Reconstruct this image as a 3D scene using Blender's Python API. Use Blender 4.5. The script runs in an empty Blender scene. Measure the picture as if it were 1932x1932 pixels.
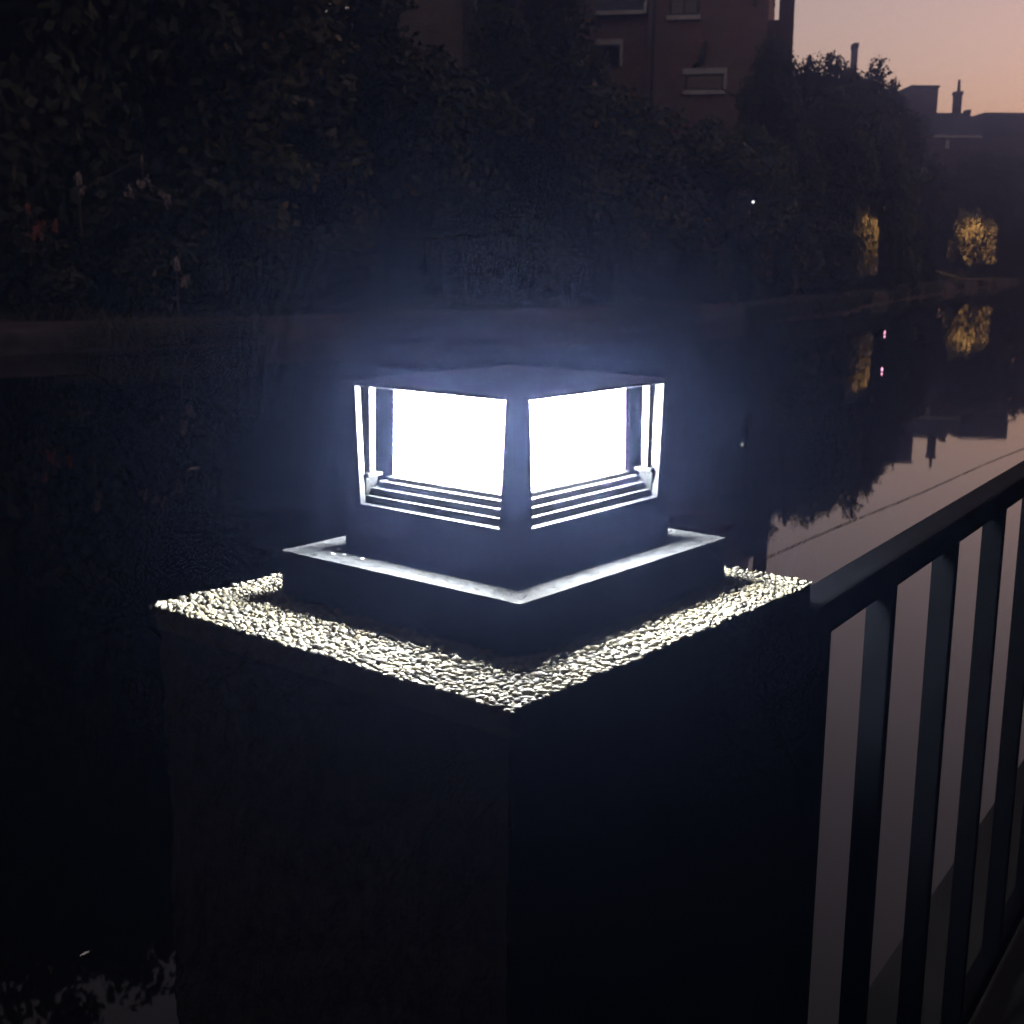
import bpy, bmesh, math, random
from mathutils import Vector, Matrix, noise
R = math.radians
sc = bpy.context.scene
COL = sc.collection

# ------------------------------------------------------------------ camera
CAM = Vector((-0.99687, -0.80959, 0.29248))
FW = Vector((0.761751, 0.616926, -0.197833)).normalized()
ROLL = R(0.55)
r0 = Vector((FW.y, -FW.x, 0)).normalized()
u0 = r0.cross(FW)
RT = r0 * math.cos(ROLL) + u0 * math.sin(ROLL)
UP = -r0 * math.sin(ROLL) + u0 * math.cos(ROLL)
cd = bpy.data.cameras.new('camera')
cam = bpy.data.objects.new('camera', cd)
COL.objects.link(cam)
cam.matrix_world = Matrix(((RT.x, UP.x, -FW.x, CAM.x), (RT.y, UP.y, -FW.y, CAM.y), (RT.z, UP.z, -FW.z, CAM.z), (0, 0, 0, 1)))
cd.sensor_width = 36
cd.angle = R(43.827)
cd.clip_start = 0.02
cd.clip_end = 3000
cd.dof.use_dof = True
cd.dof.focus_distance = 1.2
cd.dof.aperture_fstop = 22.0
sc.camera = cam

# ------------------------------------------------------------------ world: dusk sky
w = bpy.data.worlds.new('World')
sc.world = w
w.use_nodes = True
nt = w.node_tree
nt.nodes.clear()
out = nt.nodes.new('ShaderNodeOutputWorld')
bg = nt.nodes.new('ShaderNodeBackground')
sky = nt.nodes.new('ShaderNodeTexSky')
sky.sky_type = 'NISHITA'
sky.sun_disc = False
sky.sun_elevation = R(-1.0)
sky.sun_rotation = R(102.0)
sky.dust_density = 3.0
sky.air_density = 0.6
sky.ozone_density = 1.0
tint = nt.nodes.new('ShaderNodeMix')
tint.data_type = 'RGBA'
tint.blend_type = 'MULTIPLY'
tint.inputs[0].default_value = 1.0
nt.links.new(sky.outputs[0], tint.inputs[6])
tint.inputs[7].default_value = (1.30, 0.705, 0.53, 1)
nt.links.new(tint.outputs[2], bg.inputs[0])
bg.inputs[1].default_value = 0.15
nt.links.new(bg.outputs[0], out.inputs[0])

sc.view_settings.view_transform = 'Standard'
sc.view_settings.look = 'None'
sc.view_settings.gamma = 1.0
sc.view_settings.exposure = 3.0
sc.view_settings.use_curve_mapping = False
sc.cycles.use_denoising = True
sc.cycles.denoising_input_passes = 'RGB'
sc.cycles.max_bounces = 6
sc.cycles.volume_bounces = 0
sc.cycles.sample_clamp_indirect = 4.0
sc.cycles.caustics_reflective = False
sc.cycles.caustics_refractive = False

LAMP = 60.0          # strength of the lit diffuser
HAZE = 0.0034

# ------------------------------------------------------------------ helpers
GF = Vector((FW.x, FW.y, 0)).normalized()
GR = Vector((GF.y, -GF.x, 0))
WATER = CAM.z - 2.0
GROUND = CAM.z - 1.5


def G(X, Z, z=0.0):
    """metres to the right of / ahead of where one stands, height above the canal"""
    p = Vector((CAM.x, CAM.y, 0)) + GR * X + GF * Z
    p.z = WATER + z
    return p


def at(x, y, dist):
    """point seen at photo pixel (1932 px frame) at forward distance dist"""
    f = 2401.4
    d = FW + RT * ((x - 966) / f) - UP * ((y - 966) / f)
    return CAM + d * (dist / (d.dot(GF)))


def on_plane(x, y, z):
    f = 2401.4
    d = FW + RT * ((x - 966) / f) - UP * ((y - 966) / f)
    return CAM + d * ((z - CAM.z) / d.z)


def mat(name, col, rough=0.6, spec=0.5, metal=0.0, var=0.0, scale=10.0, bump=0.0, bscale=60.0, col2=None, detail=6.0):
    m = bpy.data.materials.new(name)
    m.use_nodes = True
    n = m.node_tree
    b = n.nodes['Principled BSDF']
    b.inputs['Base Color'].default_value = (*col, 1)
    b.inputs['Roughness'].default_value = rough
    b.inputs['Specular IOR Level'].default_value = spec
    b.inputs['Metallic'].default_value = metal
    tc = n.nodes.new('ShaderNodeTexCoord')
    if var > 0 or col2:
        nz = n.nodes.new('ShaderNodeTexNoise')
        nz.inputs['Scale'].default_value = scale
        nz.inputs['Detail'].default_value = detail
        n.links.new(tc.outputs['Object'], nz.inputs['Vector'])
        cr = n.nodes.new('ShaderNodeValToRGB')
        cr.color_ramp.elements[0].position = 0.35
        cr.color_ramp.elements[1].position = 0.65
        c2 = col2 or tuple(c * (1 + var) for c in col)
        c1 = col if col2 else tuple(c * (1 - var) for c in col)
        cr.color_ramp.elements[0].color = (*c1, 1)
        cr.color_ramp.elements[1].color = (*c2, 1)
        n.links.new(nz.outputs['Fac'], cr.inputs[0])
        n.links.new(cr.outputs[0], b.inputs['Base Color'])
    if bump > 0:
        nb = n.nodes.new('ShaderNodeTexNoise')
        nb.inputs['Scale'].default_value = bscale
        nb.inputs['Detail'].default_value = 5
        n.links.new(tc.outputs['Object'], nb.inputs['Vector'])
        bp = n.nodes.new('ShaderNodeBump')
        bp.inputs['Strength'].default_value = bump
        bp.inputs['Distance'].default_value = 0.01
        n.links.new(nb.outputs['Fac'], bp.inputs['Height'])
        n.links.new(bp.outputs[0], b.inputs['Normal'])
    return m


def emit(name, col, s):
    m = bpy.data.materials.new(name)
    m.use_nodes = True
    n = m.node_tree
    b = n.nodes['Principled BSDF']
    b.inputs['Base Color'].default_value = (0.8, 0.8, 0.8, 1)
    b.inputs['Emission Color'].default_value = (*col, 1)
    b.inputs['Emission Strength'].default_value = s
    return m


def link(name, me, m=None, parent=None, smooth=False):
    o = bpy.data.objects.new(name, me)
    COL.objects.link(o)
    if m is not None and len(me.materials) == 0:
        me.materials.append(m)
    if parent is not None:
        o.parent = parent
    if smooth:
        for p in me.polygons:
            p.use_smooth = True
    return o


def obj(name, bm, m, parent=None, smooth=False, bevel=0.0):
    bmesh.ops.recalc_face_normals(bm, faces=bm.faces)
    me = bpy.data.meshes.new(name)
    bm.to_mesh(me)
    bm.free()
    o = link(name, me, m, parent, smooth)
    if bevel > 0:
        bv = o.modifiers.new('bevel', 'BEVEL')
        bv.width = bevel
        bv.segments = 2
        bv.limit_method = 'ANGLE'
    return o


def pydata(name, verts, faces, m, parent=None, smooth=False):
    me = bpy.data.meshes.new(name)
    me.from_pydata(verts, [], faces)
    me.update()
    return link(name, me, m, parent, smooth)


def box(bm, lo, hi, M=None):
    x0, y0, z0 = lo
    x1, y1, z1 = hi
    vs = [Vector(v) for v in ((x0, y0, z0), (x1, y0, z0), (x1, y1, z0), (x0, y1, z0), (x0, y0, z1), (x1, y0, z1), (x1, y1, z1), (x0, y1, z1))]
    if M is not None:
        vs = [M @ v for v in vs]
    v = [bm.verts.new(p) for p in vs]
    for f in ((0, 3, 2, 1), (4, 5, 6, 7), (0, 1, 5, 4), (1, 2, 6, 5), (2, 3, 7, 6), (3, 0, 4, 7)):
        bm.faces.new([v[i] for i in f])


def frustum(bm, hx0, hy0, z0, hx1, hy1, z1, c=(0, 0)):
    a = [bm.verts.new((c[0] + sx * hx0, c[1] + sy * hy0, z0)) for sx, sy in ((-1, -1), (1, -1), (1, 1), (-1, 1))]
    b = [bm.verts.new((c[0] + sx * hx1, c[1] + sy * hy1, z1)) for sx, sy in ((-1, -1), (1, -1), (1, 1), (-1, 1))]
    bm.faces.new(a[::-1])
    bm.faces.new(b)
    for i in range(4):
        j = (i + 1) % 4
        bm.faces.new((a[i], a[j], b[j], b[i]))


def tube(bm, p0, p1, r0, r1, n=8):
    p0, p1 = Vector(p0), Vector(p1)
    d = (p1 - p0).normalized()
    s = d.cross(Vector((0, 0, 1)) if abs(d.z) < 0.95 else Vector((1, 0, 0))).normalized()
    t = d.cross(s)
    A = [bm.verts.new(p0 + (s * math.cos(6.2832 * i / n) + t * math.sin(6.2832 * i / n)) * r0) for i in range(n)]
    B = [bm.verts.new(p1 + (s * math.cos(6.2832 * i / n) + t * math.sin(6.2832 * i / n)) * r1) for i in range(n)]
    for i in range(n):
        j = (i + 1) % n
        bm.faces.new((A[i], A[j], B[j], B[i]))
    bm.faces.new(A[::-1])
    bm.faces.new(B)


def tag(o, label=None, cat=None, group=None, kind=None):
    if label: o['label'] = label
    if cat: o['category'] = cat
    if group: o['group'] = group
    if kind: o['kind'] = kind
    return o


def thing(name, label, cat, loc=(0, 0, 0), rz=0.0, group=None):
    o = bpy.data.objects.new(name, None)
    COL.objects.link(o)
    o.location = loc
    o.rotation_euler = (0, 0, rz)
    o.empty_display_size = 0.1
    return tag(o, label, cat, group)


# ------------------------------------------------------------------ materials
M_metal = mat('dark_powder_coat', (0.007, 0.0078, 0.010), rough=0.55, spec=0.15, var=0.25, scale=40, bump=0.12, bscale=900)
M_lit_top = mat('plinth_lit_top', (0.034, 0.036, 0.039), rough=0.65, spec=0.06, var=0.55, scale=140, bump=0.5, bscale=700)  # top face coloured paler for the lamplight falling on it
M_shaded_side = mat('plinth_shaded_side', (0.0042, 0.0046, 0.006), rough=0.8, spec=0.03, var=0.3, scale=60, bump=0.2, bscale=700)  # side faces coloured darker to paint in their shade
M_step = mat('louvre_coat', (0.022, 0.024, 0.028), rough=0.5, spec=0.4, bump=0.1, bscale=900)
M_brk = mat('bracket_coat', (0.006, 0.0066, 0.0072), rough=0.6, spec=0.1)
M_diff = emit('lit_diffuser', (0.96, 0.985, 1.0), LAMP)
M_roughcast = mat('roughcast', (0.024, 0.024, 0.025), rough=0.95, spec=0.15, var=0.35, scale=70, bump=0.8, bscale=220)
M_bed = mat('pebble_mortar', (0.05, 0.045, 0.034), rough=0.95, spec=0.15, var=0.3, scale=120, bump=0.6, bscale=400)
M_peb = []
for i, c in enumerate(((0.185, 0.173, 0.128), (0.135, 0.127, 0.10), (0.205, 0.188, 0.125), (0.07, 0.065, 0.052), (0.17, 0.164, 0.136), (0.15, 0.128, 0.082))):
    M_peb.append(mat('pebble_stone', c, rough=0.7, spec=0.3, var=0.2, scale=90, bump=0.3, bscale=500))
M_fence = mat('fence_paint', (0.0016, 0.002, 0.0032), rough=0.75, spec=0.05, var=0.3, scale=25, bump=0.15, bscale=300)
M_leaf = [mat('dark_leaf', (0.030, 0.035, 0.019), rough=0.6, spec=0.25, var=0.45, scale=0.8),
          mat('olive_leaf', (0.050, 0.050, 0.025), rough=0.6, spec=0.25, var=0.45, scale=0.8),
          mat('green_leaf', (0.058, 0.068, 0.034), rough=0.6, spec=0.25, var=0.45, scale=0.8)]
M_bark = mat('bark', (0.05, 0.04, 0.03), rough=0.9, var=0.4, scale=6, bump=0.5, bscale=20)
M_grass = mat('bank_grass', (0.05, 0.052, 0.025), rough=0.95, spec=0.1, var=0.4, scale=0.7, col2=(0.075, 0.062, 0.04))
M_path = mat('towpath_gravel', (0.066, 0.048, 0.039), rough=0.95, spec=0.1, var=0.25, scale=0.6)
M_edge = mat('bank_edging_stone', (0.062, 0.049, 0.04), rough=0.9, spec=0.2, var=0.35, scale=1.5)
M_ground = mat('near_paving', (0.014, 0.0125, 0.0115), rough=0.9, spec=0.2, var=0.3, scale=6, bump=0.3, bscale=60)
M_slate = mat('roof_slate', (0.035, 0.037, 0.045), rough=0.7, var=0.25, scale=3)
M_white = mat('white_trim', (0.46, 0.43, 0.40), rough=0.6, var=0.15, scale=4)
M_glass = mat('window_glass', (0.012, 0.013, 0.016), rough=0.06, spec=0.6)
M_render = mat('brown_render', (0.11, 0.085, 0.065), rough=0.9, var=0.25, scale=0.8)


def brick_mat(name, c1, c2, mortar):
    m = bpy.data.materials.new(name)
    m.use_nodes = True
    n = m.node_tree
    b = n.nodes['Principled BSDF']
    b.inputs['Roughness'].default_value = 0.9
    tc = n.nodes.new('ShaderNodeTexCoord')
    mp = n.nodes.new('ShaderNodeMapping')
    mp.inputs['Rotation'].default_value = (R(90), 0, 0)
    n.links.new(tc.outputs['Object'], mp.inputs[0])
    bt = n.nodes.new('ShaderNodeTexBrick')
    bt.inputs['Scale'].default_value = 1.0
    bt.inputs['Brick Width'].default_value = 0.225
    bt.inputs['Row Height'].default_value = 0.075
    bt.inputs['Mortar Size'].default_value = 0.01
    bt.inputs['Color1'].default_value = (*c1, 1)
    bt.inputs['Color2'].default_value = (*c2, 1)
    bt.inputs['Mortar'].default_value = (*mortar, 1)
    n.links.new(mp.outputs[0], bt.inputs[0])
    nz = n.nodes.new('ShaderNodeTexNoise')
    nz.inputs['Scale'].default_value = 0.9
    nz.inputs['Detail'].default_value = 5
    n.links.new(tc.outputs['Object'], nz.inputs[0])
    mx = n.nodes.new('ShaderNodeMix')
    mx.data_type = 'RGBA'
    mx.blend_type = 'MULTIPLY'
    mx.inputs[0].default_value = 0.6
    n.links.new(bt.outputs[0], mx.inputs[6])
    n.links.new(nz.outputs['Color'], mx.inputs[7])
    n.links.new(mx.outputs[2], b.inputs['Base Color'])
    return m


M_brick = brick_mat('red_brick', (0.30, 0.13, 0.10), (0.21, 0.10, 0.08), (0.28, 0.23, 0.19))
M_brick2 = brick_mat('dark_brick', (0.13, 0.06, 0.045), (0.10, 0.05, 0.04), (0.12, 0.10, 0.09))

# water
M_water = bpy.data.materials.new('canal_water')
M_water.use_nodes = True
n = M_water.node_tree
b = n.nodes['Principled BSDF']
b.inputs['Base Color'].default_value = (0.0015, 0.0015, 0.0012, 1)
b.inputs['Roughness'].default_value = 0.02
b.inputs['IOR'].default_value = 1.33
tc = n.nodes.new('ShaderNodeTexCoord')
nz = n.nodes.new('ShaderNodeTexNoise')
nz.inputs['Scale'].default_value = 0.9
nz.inputs['Detail'].default_value = 3
n.links.new(tc.outputs['Object'], nz.inputs[0])
bp = n.nodes.new('ShaderNodeBump')
bp.inputs['Strength'].default_value = 0.03
bp.inputs['Distance'].default_value = 0.03
n.links.new(nz.outputs['Fac'], bp.inputs['Height'])
n.links.new(bp.outputs[0], b.inputs['Normal'])

# ------------------------------------------------------------------ canal, banks, hillside
wv = [G(X, Z, 0) for X, Z in ((-170, -120), (260, -120), (260, 420), (-170, 420))]
tag(pydata('canal_water', wv, [(0, 1, 2, 3)], M_water), kind='structure')

BANK = [(-46.0, -7.5), (-24, 12.1), (-8.3, 26.1), (0.6, 34.0), (8.6, 41.3), (12.2, 47.6), (15.3, 55.8), (22.5, 71.0), (36, 98), (54, 133), (82, 185), (118, 255), (150, 320)]


def bank_normal(i):
    a = Vector(BANK[max(0, i - 1)])
    c = Vector(BANK[min(len(BANK) - 1, i + 1)])
    t = (c - a).normalized()
    return Vector((-t.y, t.x))


def strip(name, prof, m, sub=6, jit=0.0, seed=1):
    """profile (offset from the waterline, height) swept along the far bank"""
    rnd = random.Random(seed)
    pts = []
    for i in range(len(BANK) - 1):
        for k in range(sub):
            t = k / sub
            p = Vector(BANK[i]).lerp(Vector(BANK[i + 1]), t)
            nn = bank_normal(i).lerp(bank_normal(i + 1), t).normalized()
            pts.append((p, nn))
    pts.append((Vector(BANK[-1]), bank_normal(len(BANK) - 1)))
    V, F = [], []
    w_ = len(prof)
    for p, nn in pts:
        for (o_, h_) in prof:
            q = p + nn * (o_ + rnd.uniform(-jit, jit) * (0.3 if o_ < 1 else 1))
            V.append(G(q.x, q.y, h_ + rnd.uniform(-jit, jit) * 0.3))
    for i in range(len(pts) - 1):
        for k in range(w_ - 1):
            a = i * w_ + k
            F.append((a, a + w_, a + w_ + 1, a + 1))
    return tag(pydata(name, V, F, m, smooth=True), kind='structure')


strip('bank_edging', [(0.0, -0.4), (0.06, 0.22), (0.14, 0.42), (0.55, 0.47)], M_edge, jit=0.06, seed=3)
strip('towpath', [(0.5, 0.462), (1.4, 0.5), (2.8, 0.52)], M_path, jit=0.03, seed=4)
strip('hillside', [(2.7, 0.50), (3.6, 0.75), (6, 1.5), (10, 3.0), (22, 5.5), (45, 8.0), (90, 9.0), (150, 9.0)], M_grass, jit=0.15, seed=5)

# rough grass and reeds along the far water's edge and the back of the path
def tufts(name, n, o0, o1, h0, h1, m, seed, base_h):
    rt = random.Random(seed)
    V, F = [], []
    for _ in range(n):
        i = rt.choices(range(1, 9), weights=(10, 14, 10, 9, 5, 5, 6, 6))[0]
        t = rt.random()
        p = Vector(BANK[i]).lerp(Vector(BANK[i + 1]), t)
        nn = bank_normal(i).lerp(bank_normal(i + 1), t).normalized()
        if noise.noise(Vector((p.x * 0.35, p.y * 0.35, seed))) < -0.05:
            continue
        q = p + nn * rt.uniform(o0, o1)
        for _b in range(7):
            h = rt.uniform(h0, h1)
            b0 = G(q.x + rt.gauss(0, 0.07), q.y + rt.gauss(0, 0.07), base_h)
            a = rt.uniform(0, 6.28)
            sd = Vector((math.cos(a), math.sin(a), 0)) * 0.018
            lean = Vector((rt.gauss(0, 0.3), rt.gauss(0, 0.3), 1.0)) * h
            k = len(V)
            V.extend([b0 - sd, b0 + sd, b0 + lean * 0.6 + sd * 0.7, b0 + lean * 0.6 - sd * 0.7, b0 + Vector((lean.x * 1.6, lean.y * 1.6, lean.z))])
            F.extend([(k, k + 1, k + 2, k + 3), (k + 3, k + 2, k + 4)])
    return tag(pydata(name, V, F, m), kind='stuff')


o = tufts('reeds', 1500, -0.15, 0.35, 0.25, 0.75, M_leaf[1], 5, 0.1)
tag(o, 'rough reeds and weeds fringing the far bank at the waterline', 'reeds')
o = tufts('path_weeds', 2200, 2.2, 3.2, 0.15, 0.5, M_leaf[1], 9, 0.5)
tag(o, 'rough grass along the back of the far towpath', 'grass')

# near bank: paved ground on which pillar, fence and viewer stand
FA = Vector((0.37879, -0.17076, 0))            # rail near edge at the pillar
FD = Vector((0.994587, 0.103907, 0)).normalized()
FN = Vector((-FD.y, FD.x, 0))                  # towards the canal
bm = bmesh.new()
Mf = Matrix(((FD.x, FN.x, 0, FA.x), (FD.y, FN.y, 0, FA.y), (0, 0, 1, 0), (0, 0, 0, 1)))
box(bm, (-12, -9, WATER - 0.6), (30, 0.20, GROUND), Mf)
tag(obj('near_bank', bm, M_ground, bevel=0.02), kind='structure')

# unseen hedge added behind the viewer to shade the foreground from the sky
def shade_hedge_box(bm, lo, hi, step, amp):
    nx, ny, nz_ = [max(1, int((hi[i] - lo[i]) / step)) for i in range(3)]
    vs = {}

    def v(i, j, k):
        if (i, j, k) not in vs:
            p = Vector((lo[0] + (hi[0] - lo[0]) * i / nx, lo[1] + (hi[1] - lo[1]) * j / ny, lo[2] + (hi[2] - lo[2]) * k / nz_))
            p += noise.noise_vector(p * 1.3) * amp + noise.noise_vector(p * 3.7) * amp * 0.5
            vs[(i, j, k)] = bm.verts.new(Mf @ p)
        return vs[(i, j, k)]
    for i in range(nx):
        for k in range(nz_):
            for j in (0, ny):
                bm.faces.new((v(i, j, k), v(i + 1, j, k), v(i + 1, j, k + 1), v(i, j, k + 1)))
    for j in range(ny):
        for k in range(nz_):
            for i in (0, nx):
                bm.faces.new((v(i, j, k), v(i, j + 1, k), v(i, j + 1, k + 1), v(i, j, k + 1)))
    for i in range(nx):
        for j in range(ny):
            bm.faces.new((v(i, j, nz_), v(i + 1, j, nz_), v(i + 1, j + 1, nz_), v(i, j + 1, nz_)))


bm = bmesh.new()
shade_hedge_box(bm, (-9, -4.6, GROUND - 0.1), (34, -3.3, GROUND + 7.0), 0.55, 0.3)
shade_hedge_box(bm, (-7.2, -3.6, GROUND - 0.1), (-5.8, 0.1, GROUND + 8.0), 0.55, 0.3)
tag(obj('added_shade_hedge', bm, M_leaf[0]), 'tall unseen hedge added behind the viewer to block sky light', 'hedge')

# ------------------------------------------------------------------ pillar with pebbled top
PX, PY, HX, HY, TOP = -0.017, 0.003, 0.2595, 0.231, -0.0450
pil = thing('gate_pillar', 'square roughcast pillar with a pebbled top carrying the lit lamp', 'pillar', (PX, PY, GROUND))
zt = TOP - GROUND


def rough_box(hx, hy, z0, z1, step, amp, seed):
    """box shell whose faces are gridded and pushed about so that its edges are uneven"""
    V, F = [], []
    nx, ny, nz_ = max(2, int(2 * hx / step)), max(2, int(2 * hy / step)), max(2, int((z1 - z0) / step))
    off = Vector((seed, seed * 2.3, seed * 0.7))

    def disp(p, nrm):
        d = noise.noise(p * 38 + off) * 0.6 + noise.noise(p * 95 + off) * 0.4
        return p + nrm * d * amp

    def grid(o, a, na, b_, nb, nrm):
        base = len(V)
        for i in range(na + 1):
            for j in range(nb + 1):
                V.append(disp(o + a * (i / na) + b_ * (j / nb), nrm))
        for i in range(na):
            for j in range(nb):
                q = base + i * (nb + 1) + j
                F.append((q, q + nb + 1, q + nb + 2, q + 1))
    X, Y, Z = Vector((2 * hx, 0, 0)), Vector((0, 2 * hy, 0)), Vector((0, 0, z1 - z0))
    c = Vector((-hx, -hy, z0))
    n8 = (Vector((-1, -1, 0)), )
    grid(c, X, nx, Z, nz_, Vector((0, -1, 0)))
    grid(c + X, Y, ny, Z, nz_, Vector((1, 0, 0)))
    grid(c + X + Y, -X, nx, Z, nz_, Vector((0, 1, 0)))
    grid(c + Y, -Y, ny, Z, nz_, Vector((-1, 0, 0)))
    grid(c + Z, X, nx, Y, ny, Vector((0, 0, 1)))
    return V, F


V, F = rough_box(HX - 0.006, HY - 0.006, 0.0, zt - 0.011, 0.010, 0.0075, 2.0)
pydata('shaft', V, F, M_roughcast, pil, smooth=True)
V, F = rough_box(HX - 0.004, HY - 0.004, zt - 0.03, zt - 0.007, 0.012, 0.003, 5.0)
pydata('mortar_bed', V, F, M_bed, pil, smooth=True)

rnd = random.Random(11)


def pebble_mesh(seed):
    rp = random.Random(seed)
    bm = bmesh.new()
    bmesh.ops.create_icosphere(bm, subdivisions=1, radius=1.0)
    for v in bm.verts:
        d = v.co.normalized()
        v.co = d * (1 + rp.uniform(-0.32, 0.24))
    bm.faces.ensure_lookup_table()
    me = bpy.data.meshes.new('pebble')
    bm.to_mesh(me)
    bm.free()
    for p in me.polygons:
        p.use_smooth = True
    return me


PEB = []
for k in range(12):
    me = pebble_mesh(k)
    me.materials.append(M_peb[k % 6])
    PEB.append(me)
# scatter by dart throwing over the rim round the lamp plinth
spots = []
cell = {}
tries = 0
PSX, PSY = 0.175, 0.154
while tries < 220000:
    tries += 1
    x, y = rnd.uniform(-HX + 0.001, HX - 0.001), rnd.uniform(-HY + 0.001, HY - 0.001)
    wx, wy = x + PX, y + PY
    if abs(wx) < PSX - 0.004 and abs(wy) < PSY - 0.004:
        continue
    s = 0.0021 + 0.0033 * rnd.random() ** 1.3
    k0 = (int(x // 0.0112), int(y // 0.0112))
    ok = True
    for i in (-1, 0, 1):
        for j in (-1, 0, 1):
            for (qx, qy, qs) in cell.get((k0[0] + i, k0[1] + j), ()):
                if (qx - x) ** 2 + (qy - y) ** 2 < (0.80 * (s + qs)) ** 2:
                    ok = False
    if ok:
        cell.setdefault(k0, []).append((x, y, s))
        spots.append((x, y, s))
cl = Vector((CAM.x - PX, CAM.y - PY))
vis = sorted(spots, key=lambda q: (Vector((q[0], q[1])) - cl).length / q[2])
BV, BF, BM_ = [], [], []


def peb_mat(x, y, s):
    m = Matrix.Translation((x, y, zt - 0.0058 + rnd.uniform(-0.0016, 0.0016))) @ Matrix.Rotation(rnd.uniform(0, 6.28), 4, 'Z') @ Matrix.Rotation(rnd.uniform(-0.45, 0.45), 4, 'X') @ Matrix.Diagonal((s * rnd.uniform(0.95, 1.35), s * rnd.uniform(0.8, 1.1), s * rnd.uniform(0.6, 0.9), 1))
    return m


for i, (x, y, s) in enumerate(vis):
    k = rnd.randrange(12)
    m = peb_mat(x, y, s)
    if i < 298:
        o = bpy.data.objects.new('pebble', PEB[k])
        COL.objects.link(o)
        o.parent = pil
        o.matrix_local = m
    else:
        base = len(BV)
        for v in PEB[k].vertices:
            BV.append(m @ v.co)
        for p in PEB[k].polygons:
            BF.append([base + q for q in p.vertices])
            BM_.append(k % 6)
bed = pydata('pebble_bed', BV, BF, None, pil, smooth=True)
for mm in M_peb:
    bed.data.materials.append(mm)
bed.data.polygons.foreach_set('material_index', BM_)
tag(bed, kind='stuff')

# ------------------------------------------------------------------ the lamp
lamp = thing('pillar_lamp', 'lit square pillar lamp with glowing white panes on a dark metal plinth', 'lamp', (0, 0, TOP + 0.0005))
L0 = -(TOP + 0.0005)      # world z of plinth top is 0


def lobj(name, bm, m, bevel=0.0, parent=None):
    bmesh.ops.translate(bm, verts=bm.verts, vec=(0, 0, L0))
    return obj(name, bm, m, parent or lamp, bevel=bevel)


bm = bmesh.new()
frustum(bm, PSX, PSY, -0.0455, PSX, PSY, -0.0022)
lobj('plinth', bm, M_shaded_side, bevel=0.0012)
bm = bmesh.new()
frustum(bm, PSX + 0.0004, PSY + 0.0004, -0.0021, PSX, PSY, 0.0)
tp = lobj('lit_top_face', bm, M_lit_top, bevel=0.0006)
tp['label'] = 'top face of the plinth, coloured paler as its lamplit side'
HBX, HBY = 0.126, 0.111
bm = bmesh.new()                     # lower band: hollow trough so the louvre steps sit in it
frustum(bm, HBX + 0.001, HBY + 0.001, 0.0005, HBX, HBY, 0.041)
lobj('housing_base', bm, M_metal, bevel=0.001)


def ring(bm, ox, oy, ix, iy, z0, z1):
    box(bm, (-ox, -oy, z0), (ox, -iy, z1))
    box(bm, (-ox, iy, z0), (ox, oy, z1))
    box(bm, (-ox, -iy, z0), (-ix, iy, z1))
    box(bm, (ix, -iy, z0), (ox, iy, z1))


# stepped louvre rings climbing inwards from the sill to the diffuser
STEPS = [(0.126, 0.0412, 0.0485), (0.1160, 0.0487, 0.0555), (0.1095, 0.0557, 0.0625), (0.1030, 0.0627, 0.0690), (0.0965, 0.0692, 0.0735)]
for i, (h, z0, z1) in enumerate(STEPS):
    bm = bmesh.new()
    frustum(bm, h, h - 0.015, z0, h, h - 0.015, z1)
    lobj('sill' if i == 0 else 'louvre_step', bm, M_metal if i == 0 else M_step, bevel=0.001)
bm = bmesh.new()
frustum(bm, 0.0905, 0.0795, 0.0737, 0.089, 0.079, 0.1655)
lobj('diffuser', bm, M_diff, bevel=0.002)
# corner posts: L-section, tapering upwards
for sx in (-1, 1):
    for sy in (-1, 1):
        bm = bmesh.new()
        t = 0.007
        for (z0, a0, z1, a1) in ((0.0486, 0.0215, 0.1655, 0.0155),):
            lo = [(0, 0), (a0, 0), (a0, t), (t, t), (t, a0), (0, a0)]
            hi = [(0, 0), (a1, 0), (a1, t), (t, t), (t, a1), (0, a1)]
            A = [bm.verts.new((sx * (HBX - p[0]), sy * (HBY - p[1]), z0)) for p in lo]
            B = [bm.verts.new((sx * (HBX - p[0]), sy * (HBY - p[1]), z1)) for p in hi]
            for i in range(6):
                j = (i + 1) % 6
                bm.faces.new((A[i], A[j], B[j], B[i]))
            bm.faces.new((A[0], A[1], A[2], A[3]))
            bm.faces.new((A[0], A[3], A[4], A[5]))
            bm.faces.new((B[0], B[1], B[2], B[3]))
            bm.faces.new((B[0], B[3], B[4], B[5]))
        post = lobj('corner_post', bm, M_metal)
        # stay rod on a gusset boss inside the corner
        bm = bmesh.new()
        cx, cy = sx * 0.1075, sy * 0.0945
        frustum(bm, 0.004, 0.004, 0.0785, 0.0045, 0.0045, 0.1655, (cx, cy))
        lobj('stay_rod', bm, M_step, bevel=0.001)
        bm = bmesh.new()
        frustum(bm, 0.0045, 0.0045, 0.0490, 0.0090, 0.0090, 0.074, (cx + sx * 0.003, cy + sy * 0.003))
        frustum(bm, 0.0102, 0.0102, 0.0742, 0.0102, 0.0102, 0.0783, (cx + sx * 0.001, cy + sy * 0.001))
        lobj('bracket', bm, M_brk, bevel=0.001)
# low hipped cap
bm = bmesh.new()
frustum(bm, HBX + 0.001, HBY + 0.001, 0.1657, HBX + 0.002, HBY + 0.002, 0.1695)
lobj('eave', bm, M_metal, bevel=0.001)
bm = bmesh.new()
frustum(bm, HBX - 0.001, HBY - 0.001, 0.1697, 0.030, 0.026, 0.181)
lobj('cap', bm, M_metal, bevel=0.001)

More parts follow.
